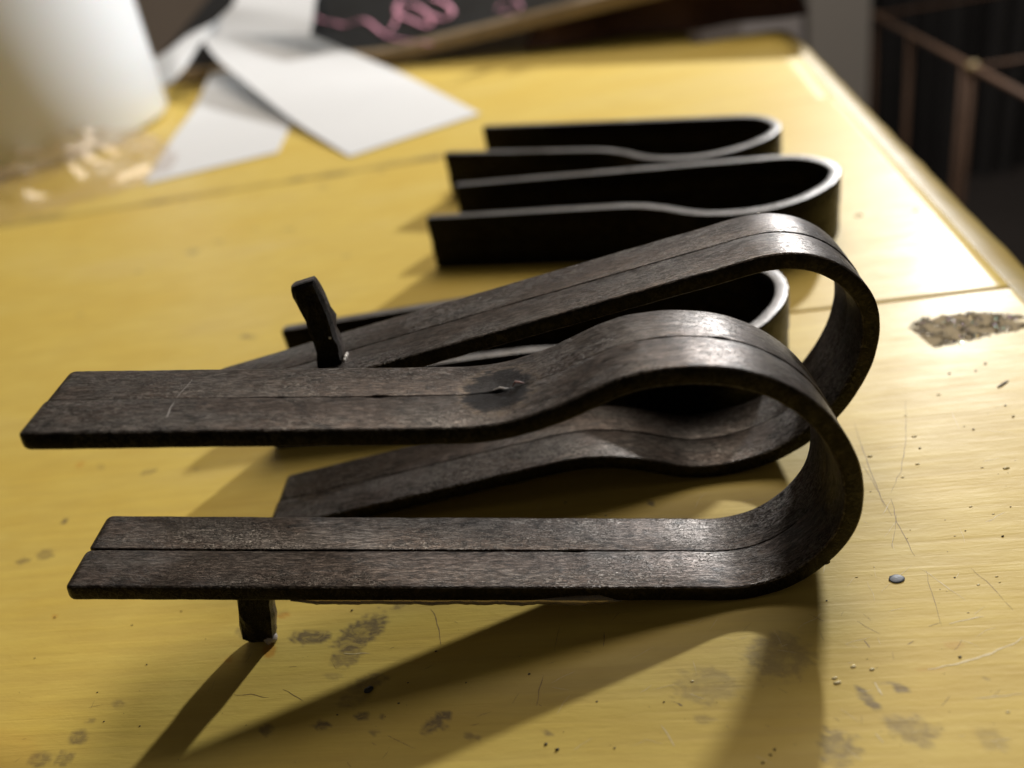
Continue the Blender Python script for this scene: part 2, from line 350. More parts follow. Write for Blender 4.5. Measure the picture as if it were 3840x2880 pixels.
def plank(e0, e1, s0, s1, step_s, step_e, parent, fade0=None, fade1=None):
    ns = max(2, int((.40 if s1 is True else s1-s0)/step_s)); ne = max(2, int((e1-e0)/step_e)); r = .0007
    ss = np.linspace(0, 1, ns) if s1 is True else np.linspace(s0, s1, ns); es = np.r_[e0, e0+r*.35, e0+r, np.linspace(e0+r, e1-r, ne)[1:-1], e1-r, e1-r*.35, e1]
    zz = np.zeros(len(es)); zz[0] = -r; zz[1] = -r*.3; zz[-2] = -r*.3; zz[-1] = -r
    SS, EE = np.meshgrid(ss, es, indexing='ij'); ZZ = np.broadcast_to(zz, SS.shape).copy()
    if s1 is True:
        SS = s0+(np.vectorize(edge_s)(EE)-s0)*SS
    f0 = fade0(SS) if fade0 else 1.0; f1 = fade1(SS) if fade1 else 1.0
    W0 = np.clip(1-(EE-e0)/r, 0, 1); W1 = np.clip(1-(e1-EE)/r, 0, 1); mid = (EE-e0) < (e1-e0)/2
    ZZ = np.where(mid, ZZ*f0, ZZ*f1); EE = EE-W0*(1-f0)*g_+W1*(1-f1)*g_
    X = SS[..., None]*gx+EE[..., None]*ex
    V = np.concatenate([X, ZZ[..., None]], 2).reshape(-1, 3); n, k = SS.shape
    F = grid_faces(n, k)
    # sides
    nb = len(V); ring = [i*k for i in range(n)]+[(n-1)*k+j for j in range(1, k)]+[i*k+k-1 for i in range(n-2, -1, -1)]+[j for j in range(k-2, 0, -1)]
    low = V[ring].copy(); low[:, 2] = -.030; V = np.vstack([V, low]); m_ = len(ring)
    F += [(ring[i], nb+i, nb+(i+1) % m_, ring[(i+1) % m_]) for i in range(m_)]
    F = [tuple(reversed(f)) for f in F[:(n-1)*(k-1)]]+F[(n-1)*(k-1):]
    o = mesh('plank', V, F, M_TABLE, parent, True)
    for nm, L in (('stain', STAINS), ('ochre', OCHRE)):
        px, py = to_px(V); val = np.zeros(len(V))
        nz = np.array([noise.noise(Vector((a*700, b*700, 3))) + .6*noise.noise(Vector((a*1800, b*1800, 5))) for a, b in V[:, :2]]) if step_e < .001 and nm == 'stain' else np.zeros(len(V))
        for (cx, cy, rx, ry, an, s_) in L:
            if s_ <= 0: continue
            q = math.radians(an); dx, dy = px-cx, py-cy
            a = (dx*math.cos(q)+dy*math.sin(q))/rx; b = (-dx*math.sin(q)+dy*math.cos(q))/ry
            d = np.sqrt(a*a+b*b)+nz*.42
            val = np.maximum(val, s_*np.clip((1.12-d)/.3, 0, 1)*np.where(d > .55, 1, .75+.45*np.clip(d, 0, .55)))
        at = o.data.attributes.new(nm, 'FLOAT', 'POINT'); at.data.foreach_set('value', val.astype(np.float32))
    return o
table = empty('table', (0, .3, 0)); tag(table, 'scuffed yellow varnished wooden table top with plank joints and a rounded right edge', 'table')
# right edge line in plank coordinates
pe0 = G(3776, 1063)[:2]; pe1 = G(3002, 217)[:2]
def edge_s(e):   # s where the edge line crosses row e
    a = np.array([pe0@gx, pe0@ex]); b = np.array([pe1@gx, pe1@ex]); t = (e-a[1])/(b[1]-a[1]); return a[0]+(b[0]-a[0])*t
E2 = float(np.mean([G(2970, 1172)[:2]@ex, G(3786, 1076)[:2]@ex])); E1 = float(np.mean([G(0, 854)[:2]@ex, G(1606, 602)[:2]@ex]))
g_ = .00022
sm = lambda x, a, b: np.clip((x-a)/(b-a), 0, 1)
plank(.045, E2-g_, -.34, True, .0007, .0006, table, None, lambda S_: sm(S_, -.13, -.06))
plank(E2+g_, E1-g_, -.55, True, .002, .0015, table, lambda S_: sm(S_, -.13, -.06), lambda S_: 1-sm(S_, -.10, .03)*.9)
plank(E1+g_, .63, -.80, True, .004, .004, table, lambda S_: 1-sm(S_, -.10, .03)*.9)
plank(.6304, .90, -.80, edge_s(.60)-.055, .006, .006, table)
# rounded trim along the right edge
TP = [(.0001, -.0002), (.0006, -.00025), (.0040, -.0008), (.0085, -.0024), (.0125, -.0055), (.0150, -.0100), (.0158, -.0160), (.0158, -.0300), (.0001, -.0300)]
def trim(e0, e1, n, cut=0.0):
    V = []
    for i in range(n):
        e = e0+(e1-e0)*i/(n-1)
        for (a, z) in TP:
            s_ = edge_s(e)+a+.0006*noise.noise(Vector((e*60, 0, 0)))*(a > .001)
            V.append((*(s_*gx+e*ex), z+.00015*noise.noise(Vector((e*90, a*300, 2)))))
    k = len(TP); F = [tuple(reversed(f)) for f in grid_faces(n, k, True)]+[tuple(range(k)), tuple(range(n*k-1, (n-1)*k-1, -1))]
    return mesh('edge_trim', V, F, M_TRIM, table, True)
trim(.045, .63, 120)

def ribbon(pts, wd, z):
    P = np.array([G(x, y, 0)[:2] for x, y in pts]); n = 10*(len(P)-1)+1
    t = np.linspace(0, len(P)-1, n); P = np.stack([np.interp(t, range(len(P)), P[:, i]) for i in (0, 1)], 1)
    P += np.array([[noise.noise(Vector((a*400, b*400, 1))), noise.noise(Vector((a*400, b*400, 6)))] for a, b in P])*.0003
    T = np.gradient(P, axis=0); T /= np.linalg.norm(T, axis=1)[:, None]; N = np.stack([-T[:, 1], T[:, 0]], 1)
    W = wd*np.sin(np.linspace(.15, math.pi-.15, n))**.6*(1+.5*rng.standard_normal(n)*.5)*.5
    W = np.clip(W, wd*.06, wd)[:, None]
    V = [(*p, z) for p in P+N*W]+[(*p, z) for p in P-N*W]
    return V, [(i, i+n, i+n+1, i+1) for i in range(n-1)]
M_SCR = plain('scratch_dirt', (.20, .13, .05), .6, var=.4, scale=900)
M_SCRL = plain('scratch_raw', (.62, .52, .27), .45, var=.2, scale=900)
DK = [((3205, 1590), (3250, 1730), (3318, 1905), .00016), ((3230, 1730), (3300, 1860), (3345, 1935), .00012), ((3395, 1500), (3398, 1640), (3380, 1760), (3342, 1850), .00013), ((3342, 1870), (3365, 1960), (3430, 2085), .00015),
      ((3365, 1930), (3345, 2060), .0001), ((3470, 2140), (3530, 2350), .0001), ((2035, 2536), (2012, 2646), .00018), ((1615, 2282), (1640, 2330), (1654, 2420), .00017), ((2096, 2350), (2078, 2440), .00008), ((2269, 2373), (2262, 2425), .00018),
      ((875, 2606), (940, 2604), (1009, 2616), .00013), ((1060, 2585), (1140, 2630), .0001), ((1450, 2760), (1500, 2780), (1560, 2810), .0001), ((3240, 2400), (3262, 2428), .00022), ((3640, 2130), (3720, 2200), (3800, 2290), .0001),
      ((2545, 2640), (2560, 2650), .0003), ((3030, 2300), (3090, 2330), .00008), ((3300, 2380), (3210, 2330), .00008), ((3400, 2420), (3430, 2405), .00012), ((1920, 2640), (1945, 2600), .00006)]
LT = [((3480, 2510), (3600, 2487), (3720, 2450), (3840, 2390), .0003), ((3280, 2560), (3310, 2610), .0003), ((2480, 2720), (2530, 2800), .0002), ((3450, 2130), (3620, 2250), .00013), ((1290, 2450), (1385, 2450), .0002),
      ((3280, 2750), (3310, 2790), .0002), ((3340, 1880), (3310, 1930), .0001), ((2990, 2360), (3080, 2300), .0001), ((3300, 2220), (3420, 2120), .00008), ((3560, 2340), (3690, 2310), .0002), ((3650, 2620), (3840, 2600), .00015)]
VF = ([], []); VL = ([], [])
for q in DK: VF = add(VF, ribbon(q[:-1], q[-1], .00003))
for q in LT: VL = add(VL, ribbon(q[:-1], q[-1], .00004))
for _ in range(70):        # fine random hairlines
    x, y = rng.uniform(1900, 3800), rng.uniform(1500, 2850); a = rng.normal(0, .9); L = rng.uniform(20, 110)
    VL = add(VL, ribbon(((x, y), (x+L*math.cos(a), y+L*math.sin(a)*.8)), rng.uniform(.00004, .00009), .00003))
for _ in range(40):
    x, y = rng.uniform(0, 3800), rng.uniform(2300, 2860); a = rng.normal(0, 1.2); L = rng.uniform(15, 60)
    VF = add(VF, ribbon(((x, y), (x+L*math.cos(a), y+L*math.sin(a)*.8)), rng.uniform(.00004, .00008), .00003))
tag(mesh('scratches', *VF, M_SCR, table, False), kind='stuff')
tag(mesh('pale_scratches', *VL, M_SCRL, table, False), kind='stuff')

def blob(p, r, n1=6, n2=10, seed=0, jag=.25, sq=(1, 1, 1)):
    V = []
    for i in range(n1+1):
        for j in range(n2):
            th = math.pi*i/n1; ph = 2*math.pi*j/n2; v = Vector((math.sin(th)*math.cos(ph), math.sin(th)*math.sin(ph), math.cos(th)))
            k = r*(1+jag*noise.noise(v*2.2+Vector((seed*3.1, 0, 0)))); V.append((p[0]+v.x*k*sq[0], p[1]+v.y*k*sq[1], p[2]+v.z*k*sq[2]))
    return V, grid_faces(n1+1, n2, True)
# ------------------------------------------------------------------ glue, burrs and marks on the clips
M_GLUE = NT('dried_clear_glue').set(Base_Color=(.55, .45, .32), Roughness=.18, Transmission_Weight=.75, IOR=1.46)
M_GLUEDROP = NT('hard_white_glue').set(Base_Color=(.75, .72, .68), Roughness=.12, Coat_Weight=.6)
M_PATCH = plain('dark_glue_film', (.009, .009, .010), .5, var=.4, scale=2500, bump=.25, Specular_IOR_Level=.3)
def patch_on(fr, cp, root, s_c, n_c, rs, rn, side, mat, name, lift=.00006, jag=.22):
    """thin irregular film lying on the strip face round arc length s_c, width n_c"""
    c = spline(cp); d = np.r_[0, np.cumsum(np.linalg.norm(np.diff(c, axis=0), axis=1))]
    T = np.gradient(c, axis=0); T /= np.linalg.norm(T, axis=1)[:, None]; Nn = np.stack([-T[:, 1], T[:, 0]], 1)
    V = []; nr, na = 8, 56
    for i in range(nr+1):
        for j in range(na):
            a = 2*math.pi*j/na; k = (i/nr)*(1+jag*noise.noise(Vector((math.cos(a)*2.2, math.sin(a)*2.2, rs*900)))+jag*.5*noise.noise(Vector((math.cos(a)*6, math.sin(a)*6, 3))))
            s_ = s_c+rs*k*math.cos(a); n_ = n_c+rn*k*math.sin(a)
            p = np.array([np.interp(s_, d, c[:, 0]), np.interp(s_, d, c[:, 1])]); q = np.array([np.interp(s_, d, Nn[:, 0]), np.interp(s_, d, Nn[:, 1])])
            p = p+q*side*(TH/2+lift*(1-(i/nr)**6)+.00002)
            V.append(local(fr, p[0], p[1], n_))
    return mesh(name, V, grid_faces(nr+1, na, True), mat, root, True)
def s_of(fr, cp, x, y, n, side):
    """arc length whose face point at width n shows at photo pixel x, y"""
    c = spline(cp); d = np.r_[0, np.cumsum(np.linalg.norm(np.diff(c, axis=0), axis=1))]
    T = np.gradient(c, axis=0); T /= np.linalg.norm(T, axis=1)[:, None]; Nn = np.stack([-T[:, 1], T[:, 0]], 1)
    P = np.array([local(fr, *(c[i]+Nn[i]*side*TH/2), n) for i in range(len(c))]); px, py = to_px(P)
    return d[np.argmin((px-x)**2+(py-y)**2)]
sP = s_of(FA, CP, 1880, 1455, .0110, 1)
M_FRONT = steel_material('dark_scaled_steel_with_burnt_spot', .70, .008, .66, .42, [(sP+.37-.0006, .0092, .0078, .0064), (sP+.74-.0006, .0116, .0076, .0074)])  # same shaded side-face colour, plus the dark oval spot
for ch in clipA.children:
    if ch.name.startswith('steel_strip'): ch.data.materials[0] = M_FRONT
def on_face(fr, cp, s_, n_, h):
    c = spline(cp); d = np.r_[0, np.cumsum(np.linalg.norm(np.diff(c, axis=0), axis=1))]
    T = np.gradient(c, axis=0); T /= np.linalg.norm(T, axis=1)[:, None]; Nn = np.stack([-T[:, 1], T[:, 0]], 1)
    p = np.array([np.interp(s_, d, c[:, 0]), np.interp(s_, d, c[:, 1])]); q = np.array([np.interp(s_, d, Nn[:, 0]), np.interp(s_, d, Nn[:, 1])])
    p = p+q*h; return local(fr, p[0], p[1], n_)
def shard(fr, cp, root, pts, rad, mat, name):
    P = [on_face(fr, cp, a, b, h) for a, b, h in pts]; V, F = tube(P, rad, 5, .6); return mesh(name, V, F, mat, root, False)
H = TH/2
shard(FA, CP, clipA, [(sP-.0016, .0108, H+.0001), (sP-.0002, .0107, H+.0005), (sP+.0008, .0099, H+.0006), (sP+.0015, .0102, H+.0003)], [.00006, .00026, .00016, .00004], plain('grey_burr', (.45, .42, .40), .4), 'glue_burr')
mesh('hole', *blob(on_face(FA, CP, sP+.0012, .0104, H), .0007, 5, 10, 3, .5, (1.5, .7, .12)), plain('black_hole', (.003, .003, .003), .9), clipA, True)
shard(FA, CP, clipA, [(sP+.0022, .0106, H+.0001), (sP+.0030, .0108, H+.0009), (sP+.0038, .0106, H+.0006), (sP+.0046, .0107, H+.0001)], [.0001, .0003, .0003, .0001], plain('rust_flake', (.13, .04, .025), .6), 'rust_flake')
M_MARK = plain('chalky_mark', (.34, .32, .30), .8)
sW = s_of(FA, CP, 660, 1490, .0105, 1)
shard(FA, CP, clipA, [(sW+.0010, .0172, H), (sW+.0008, .0150, H+.00001), (sW+.0002, .0120, H+.00001), (sW+.0001, .0105, H+.00001)], [.00003, .00006, .00004, .00002], M_MARK, 'white_mark')
shard(FA, CP, clipA, [(sW+.0001, .0095, H), (sW+.0000, .0072, H+.00001), (sW+.0002, .0055, H+.00001), (sW+.0003, .0040, H)], [.00002, .00006, .00010, .00003], M_MARK, 'white_mark')
# glue squeezed out below the lower arm of the front clip
n = 90; us = np.linspace(find(FA, 1090, 2260, 0, -H), find(FA, 2330, 2240, 0, -H), n); V = []
for i, u in enumerate(us):
    q = i/(n-1); dr = .0005+.0006*abs(noise.noise(Vector((u*260, 1, 1))))+.0004*max(0, noise.noise(Vector((u*900, 3, 1)))); out = .0004+.0008*max(0, noise.noise(Vector((u*180, 7, 1)))+.2)
    up = .0002 if q < .72 else .0002+.0016*math.sin((q-.72)/.28*math.pi*.62)
    e = min(1, q*12, (1-q)*14)
    for (v, nn) in ((-H+up*e, -.00003), (-H-.1*dr*e, -out*e*.8), (-H-dr*e, -out*.6*e), (-H-dr*e*.8, .0010), (-H+.0002, .0012)): V.append(local(FA, u, v, nn))
mesh('glue_residue', V, grid_faces(n, 5, True)+[(0, 1, 2, 3, 4), tuple(range(5*n-1, 5*n-6, -1))], M_GLUE, clipA, True)
q = local(FA, uA+.0018, -sc*.0212, .0085); mesh('glue_foot', *blob(q, .0015, 8, 14, 2, .35, (1.0, 1.1, .8)), M_GLUEDROP if False else plain('grey_glue', (.30, .27, .25), .22, var=.3, scale=1500), clipA, True)
for k_, (du, nn) in enumerate(((.0034, .0062), (.0036, .0085), (.0035, .0075))):
    mesh('glue_drop', *blob(local(FB, uB+du, -H-.0003, nn), .00045+.0001*k_, 5, 8, k_, .3, (.7, 1.2, 1)), M_GLUEDROP, clipB, True)
q = local(FB, uB+.0031, -.0088, .0053); mesh('glue_drop', *blob(q, .00035, 5, 8, 9), M_GLUEDROP, clipB, True)

# ------------------------------------------------------------------ small bits on the table
M_CRUMB = plain('black_grit', (.012, .012, .014), .4, var=.3, scale=2000)
def flat_blob(name, x, y, rx, ry, h, ang, mat, label, cat, seed=1):
    c = G(x, y, 0); m_ = empty(name, (c[0], c[1], 0), math.radians(ang)); bpy.data.objects.remove(m_)
    V, F = blob((0, 0, 0), 1, 8, 16, seed, .2, (rx, ry, h)); a = math.radians(ang)
    V = [(c[0]+x_*math.cos(a)-y_*math.sin(a), c[1]+x_*math.sin(a)+y_*math.cos(a), z_+h*.8) for x_, y_, z_ in V]
    return tag(mesh(name, V, F, mat, None, True), label, cat)
flat_blob('seed', 3362, 2172, .0015, .0011, .00018, -5, NT('slate_grey_paint').set(Base_Color=(.075, .09, .115), Roughness=.5), 'tiny slate grey oval speck right of the front clip bend', 'speck')
flat_blob('grit', 1384, 2590, .0010, .0007, .0004, 25, M_CRUMB, 'small black crumb lying on the shadowed stain below the front clip', 'crumb')
flat_blob('splinter', 3760, 1442, .0022, .0003, .0002, 25, plain('dark_splinter', (.05, .04, .03), .6), 'dark splinter on the pale table near the right border', 'splinter')
bits = ([], [])
spots = [(3580, 2165, .0002), (3620, 1990, .00018), (3100, 2252, .0002), (1635, 2442, .00028), (1984, 2527, .0003), (2238, 2630, .0002), (1495, 2637, .00025), (2047, 2790, .00035), (2090, 2810, .0004), (1530, 2560, .00022), (2305, 2804, .00022), (2890, 2830, .0003), (2860, 2860, .0003),
         (2905, 2810, .0003), (2490, 2632, .0002), (3600, 2463, .0003), (1748, 2560, .0002), (2120, 1884, .0003), (390, 2705, .0002), (495, 2344, .00025), (205, 2315, .0003), (525, 2722, .0002), (365, 2596, .0002), (130, 2468, .0002), (550, 2492, .00022), (680, 2292, .00022), (3695, 1363, .0004), (3660, 1390, .0003), (3450, 1680, .0003),
         (3560, 1400, .0004), (3800, 1560, .0003), (3770, 1520, .0003), (3650, 1610, .0003), (3680, 1200, .0005), (1320, 2288, .0003), (1265, 2680, .0002), (3760, 2010, .0003), (3790, 1900, .00018)]
for i, (x, y, r) in enumerate(spots): bits = add(bits, blob(G(x, y, r*.3), r*.8, 4, 6, i, .5, (1.3, .8, .5)))
for i in range(90):
    x, y = rng.uniform(0, 3840), rng.uniform(1700, 2870); r = rng.uniform(.00004, .00010); bits = add(bits, blob(G(x, y, r*.4), r, 3, 5, i, .5, (1.3, .8, .5)))
tag(mesh('dust_specks', *bits, M_CRUMB, None, True), 'scattered dark dust specks and grit over the yellow table', 'dust', kind='stuff')
drops = ([], [])
for i, (x, y, r) in enumerate([(3428, 1637, .0005), (3262, 1711, .0005), (3773, 1755, .0006), (3668, 2193, .00025), (3120, 886, .0008), (3220, 808, .0012), (3435, 790, .0008), (2800, 222, .0012), (3130, 2543, .0004), (3140, 2560, .0005), (3270, 2510, .0004), (3200, 2500, .0004), (3780, 2670, .0003), (2596, 2555, .0003), (3440, 1740, .0004), (3520, 1480, .0004), (3640, 1900, .0003), (3385, 1790, .0003)]):
    drops = add(drops, blob(G(x, y, 0), r, 5, 9, i, .25, (1.4, .8, .45)))
for i in range(22):
    x = rng.uniform(3080, 3830); y = rng.uniform(1350, 2300); r = rng.uniform(.00010, .00025); drops = add(drops, blob(G(x, y, 0), r, 4, 7, i, .3, (1.6, .8, .5)))
tag(mesh('varnish_drops', *drops, NT('varnish_drop').set(Base_Color=(.62, .52, .27), Roughness=.08, Coat_Weight=1.0), None, True), 'tiny glossy varnish drops and nibs on the right of the table', 'varnish drops', kind='stuff')
# glittery smear
V = []; F = []; outl = [(3405, 1225), (3450, 1190), (3560, 1180), (3640, 1165), (3850, 1185), (3850, 1235), (3700, 1262), (3620, 1285), (3500, 1303)]
poly = [G(x, y)[:2] for x, y in outl]
def inside(p, P):
    c_ = False; j = len(P)-1
    for i in range(len(P)):
        if (P[i][1] > p[1]) != (P[j][1] > p[1]) and p[0] < (P[j][0]-P[i][0])*(p[1]-P[i][1])/(P[j][1]-P[i][1])+P[i][0]: c_ = not c_
        j = i
    return c_
bx = np.array(poly); cnt = 0
while cnt < 1700:
    p = rng.uniform(bx.min(0), bx.max(0))
    if not inside(p, poly) or noise.noise(Vector((p[0]*260, p[1]*260, 3))) < -.12: continue
    r = rng.uniform(.00008, .00026); a = rng.uniform(0, 6.28); tl = rng.normal(0, .45, 2); z = rng.uniform(.00012, .0002); k = len(V)
    for j in range(5):
        dx, dy = r*math.cos(a+j*1.2566), r*math.sin(a+j*1.2566); V.append((p[0]+dx, p[1]+dy, z+dx*tl[0]+dy*tl[1]))
    F.append(tuple(range(k, k+5))); cnt += 1
mg = NT('glitter_flakes'); oi = mg.n('ShaderNodeNewGeometry').outputs['Random Per Island']
mg.set(Base_Color=mg.ramp(oi, [(0, (.03, .024, .014)), (.62, (.09, .075, .05)), (.90, (.50, .46, .38)), (.9, (.55, .42, .2)), (.95, (.35, .6, .52)), (.98, (.6, .42, .7))], 'CONSTANT'), Metallic=.9, Roughness=.34)
gl = empty('glitter_smear', (*bx.mean(0), 0)); tag(gl, 'sparkling grey glitter smear dried on the table near its right border', 'glitter')
tag(mesh('flakes', V, F, mg.m, gl, False), kind='stuff')
rag = []
for a_, b_ in zip(poly, poly[1:]+poly[:1]):
    for t in np.linspace(0, 1, 14)[:-1]:
        q = np.array(a_)*(1-t)+np.array(b_)*t; c0 = bx.mean(0); k = .90+.34*noise.noise(Vector((q[0]*420, q[1]*420, 2))); rag.append(c0+(q-c0)*np.array([min(1, k+.06), k]))
VF = prism([tuple(p) for p in rag][::-1], .00002, .00008); mesh('dried_glue_film', *VF, plain('smear_film', (.30, .245, .155), .95, var=.4, scale=600, Specular_IOR_Level=.08), gl, False)

# ------------------------------------------------------------------ paper strips, pail, film, slate
M_PAPER = NT('white_card'); tcp = M_PAPER.n('ShaderNodeTexCoord').outputs['Object']
M_PAPER.set(Base_Color=M_PAPER.mix(M_PAPER.noise(tcp, 12, 3), (.56, .57, .58), (.60, .61, .62)), Roughness=.75)
M_PAPER = M_PAPER.m
def sheet(name, left, right, thick, label, cat, n=60, mat=None, group=None):
    """card ribbon between two edge lines given as (px, py, z)"""
    def line(L):
        P = np.array([G(*q) for q in L]); d = np.r_[0, np.cumsum(np.linalg.norm(np.diff(P, axis=0), axis=1))]; t = np.linspace(0, d[-1], n)
        Q = np.stack([np.interp(t, d, P[:, i]) for i in range(3)], 1)
        for _ in range(25): Q[1:-1] = (Q[:-2]+2*Q[1:-1]+Q[2:])/4
        return Q
    A, B = line(left), line(right); m_ = 9; V = []
    for s_ in (0, 1):
        for i in range(n):
            for j in range(m_):
                p = A[i]+(B[i]-A[i])*j/(m_-1); V.append((p[0], p[1], p[2]-thick*s_))
    F1 = grid_faces(n, m_); k = n*m_; F = [tuple(reversed(f)) for f in F1]+[tuple(i+k for i in f) for f in F1]
    ring = [i*m_ for i in range(n)]+[(n-1)*m_+j for j in range(1, m_)]+[i*m_+m_-1 for i in range(n-2, -1, -1)]+[j for j in range(m_-2, 0, -1)]
    F += [(ring[i], ring[(i+1) % len(ring)], ring[(i+1) % len(ring)]+k, ring[i]+k) for i in range(len(ring))]
    return tag(mesh(name, V, F, mat or M_PAPER, None, False), label, cat, group)
gp = 'white card strips behind the clips'
sheet('card_strip', [(540, 690, .0006), (625, 545, .001), (735, 400, .002), (800, 250, .010), (815, 215, .013)], [(1040, 570, .0006), (1095, 455, .001), (1150, 350, .002), (1120, 250, .010), (1100, 215, .013)], .0005, 'lower white card strip, its left corner under the clear film', 'card strip', group=gp)
sheet('card_strip', [(1311, 586, .0008), (1100, 455, .004), (807, 217, .027), (746, 130, .041)], [(1801, 425, .0008), (1500, 270, .004), (1290, 185, .018), (1163, 130, .034)], .0005, 'upper white card strip pointing at the farthest clip, crossing over another', 'card strip', group=gp)
sheet('card_strip', [(752, 134, .038), (810, 80, .046), (877, 20, .056), (900, -60, .066)], [(1163, 132, .033), (1172, 80, .041), (1180, 14, .050), (1190, -60, .060)], .0005, 'white card strip rising out of the top of the picture', 'card strip', group=gp)
sheet('card_strip', [(560, 230, .030), (640, 190, .036), (700, 130, .044), (800, 90, .048), (880, 30, .050)], [(600, 330, .010), (655, 300, .018), (720, 215, .028), (760, 140, .038), (890, 60, .045)], .0005, 'curled white card strip between the pail and the other card strips', 'card strip', group=gp)
# pail
cx, cy, R0 = -.352, .765, .117
M_PAIL = plain('white_plastic', (.72, .75, .78), .38, var=.04, scale=8, Subsurface_Weight=.15)
prof = [(.0, .0), (.108, .0), (.113, .0015), (.1165, .006), (.122, .10), (.131, .26), (.1315, .262), (.127, .262), (.120, .25)]
V = []; nn = 96
for r, z in prof:
    for j in range(nn): a = 2*math.pi*j/nn; V.append((cx+r*math.cos(a), cy+r*math.sin(a), z))
pail = empty('pail', (cx, cy, 0)); tag(pail, 'large white plastic pail at the left behind the clear film', 'pail')
mesh('body', V, grid_faces(len(prof), nn, True), M_PAIL, pail, True)
rim = [(cx+.134*math.cos(a), cy+.134*math.sin(a), .262) for a in np.linspace(0, 2*math.pi, 97)[:-1]]
V, F = tube(rim+[rim[0]], .004, 8, cap=False); mesh('rim', V, F, M_PAIL, pail, True)
# clear film
mf = NT('clear_wrapping_film'); ly = mf.n('ShaderNodeBsdfTransparent'); ly.inputs[0].default_value = (.975, .955, .94, 1)
gs = mf.n('ShaderNodeBsdfGlossy'); gs.inputs['Color'].default_value = (.95, .93, .92, 1); gs.inputs['Roughness'].default_value = .12
df = mf.n('ShaderNodeBsdfDiffuse'); df.inputs['Color'].default_value = (.62, .52, .47, 1)
g2 = mf.n('ShaderNodeMixShader'); g2.inputs[0].default_value = .40; mf.l(gs.outputs[0], g2.inputs[1]); mf.l(df.outputs[0], g2.inputs[2])
mx = mf.n('ShaderNodeMixShader'); fr_ = mf.n('ShaderNodeLayerWeight'); fr_.inputs['Blend'].default_value = .35
mf.l(mf.math('ADD', mf.math('MULTIPLY', fr_.outputs['Facing'], .24), .10, True), mx.inputs[0]); mf.l(ly.outputs[0], mx.inputs[1]); mf.l(g2.outputs[0], mx.inputs[2]); mf.l(mx.outputs[0], mf.out.inputs[0])
fo = [(-80, 930), (0, 850), (130, 815), (300, 770), (480, 720), (640, 650), (690, 600), (640, 545), (560, 500), (420, 470), (200, 455), (-80, 450)]
fp = [G(x, y)[:2] for x, y in fo]; fb = np.array(fp); V = []; idx = {}; F = []; step = .0032
xs_ = np.arange(fb[:, 0].min(), fb[:, 0].max(), step); ys_ = np.arange(fb[:, 1].min(), fb[:, 1].max(), step)
def edged(p): return min(math.hypot(p[0]-(a[0]+(b[0]-a[0])*t), p[1]-(a[1]+(b[1]-a[1])*t)) for a, b in zip(fp, fp[1:]+fp[:1]) for t in (0, .25, .5, .75, 1))
for i, x in enumerate(xs_):
    for j, y in enumerate(ys_):
        if inside((x, y), fp):
            e = min(1, edged((x, y))/.045); r1 = 1-abs(noise.noise(Vector((x*24, y*30, 1))))*2.6; r2 = 1-abs(noise.noise(Vector((x*52, y*75, 4))))*3.0; r3 = noise.noise(Vector((x*150, y*150, 9)))
            z = .0008+e*(.007+.012*max(0, r1)+.0035*max(0, r2)+.0009*r3)
            V.append((x+rng.normal(0, .0003), y+rng.normal(0, .0003), max(.0006, z))); idx[i, j] = len(V)-1
for (i, j), a in idx.items():
    if (i+1, j) in idx and (i+1, j+1) in idx and (i, j+1) in idx:
        b, c_, d_ = idx[i+1, j], idx[i+1, j+1], idx[i, j+1]
        F += [(a, b, c_), (a, c_, d_)] if (i+j) % 2 else [(a, b, d_), (b, c_, d_)]
tag(mesh('plastic_film', V, F, mf.m, None, True), 'crumpled clear plastic film lying in front of the white pail', 'plastic film')
# dark slate board with pink scribbles, its near edge lifted at the right
b0 = G(1425, 240, .004); b2 = G(2250, 42, .026)
dv = (b2-b0)[:2]; dv = dv/np.linalg.norm(dv); pv = np.array([-dv[1], dv[0]])
bl0 = b0-np.array([*dv, (b2-b0)[2]/np.linalg.norm((b2-b0)[:2])])*.34
SL = .42
def bp_(s_, t_):   # s along near edge from b0, t away from camera
    k = (b2-b0)[2]/np.linalg.norm((b2-b0)[:2]); return np.array([b0[0]+dv[0]*s_+pv[0]*t_, b0[1]+dv[1]*s_+pv[1]*t_, max(.004, b0[2]+k*s_)+SL*t_])
board = empty('slate_board', (b0[0], b0[1], 0), math.atan2(dv[1], dv[0])); tag(board, 'dark board with pink chalk scribbles and a tan edge behind the card strips', 'board')
ss_ = np.linspace(-.30, .36, 45); V = []
for s_ in ss_:
    for (t_, dz) in ((.010, .0), (.34, 0), (.34, -.009), (.010, -.009)): p = bp_(s_, t_); V.append((p[0], p[1], max(.0005, p[2]+.004+dz)))
k = len(ss_); mesh('slate', V, [tuple(reversed(f)) for f in grid_faces(k, 4, True)]+[(0, 1, 2, 3), tuple(range(4*k-1, 4*k-5, -1))], plain('black_slate', (.014, .016, .018), .38, var=.6, scale=22, bump=.8), board, False)
V = []
for s_ in ss_:
    for (t_, dz) in ((.006, -.002), (.007, .0008), (.012, .0010), (.012, -.008), (.006, -.008)): p = bp_(s_, t_); V.append((p[0], p[1], max(.0003, p[2]+.004+dz)))
mesh('frame', V, [tuple(reversed(f)) for f in grid_faces(k, 5, True)]+[(0, 1, 2, 3, 4), tuple(range(5*k-1, 5*k-6, -1))], plain('tan_wood_edge', (.26, .19, .11), .7, var=.3, scale=60), board, False)
nb = np.cross([*dv, (b2-b0)[2]/np.linalg.norm((b2-b0)[:2])], [*pv, SL]); nb /= np.linalg.norm(nb)
def on_board(x, y):
    d = ray(x, y); o = b0+np.array([0, 0, .0045]); p = eye+((o-eye)@nb)/(d@nb)*d
    if (p-b0)[:2]@dv < 0:
        n2 = np.cross([*dv, 0], [*pv, SL]); p = eye+((o-eye)@n2)/(d@n2)*d
    return p
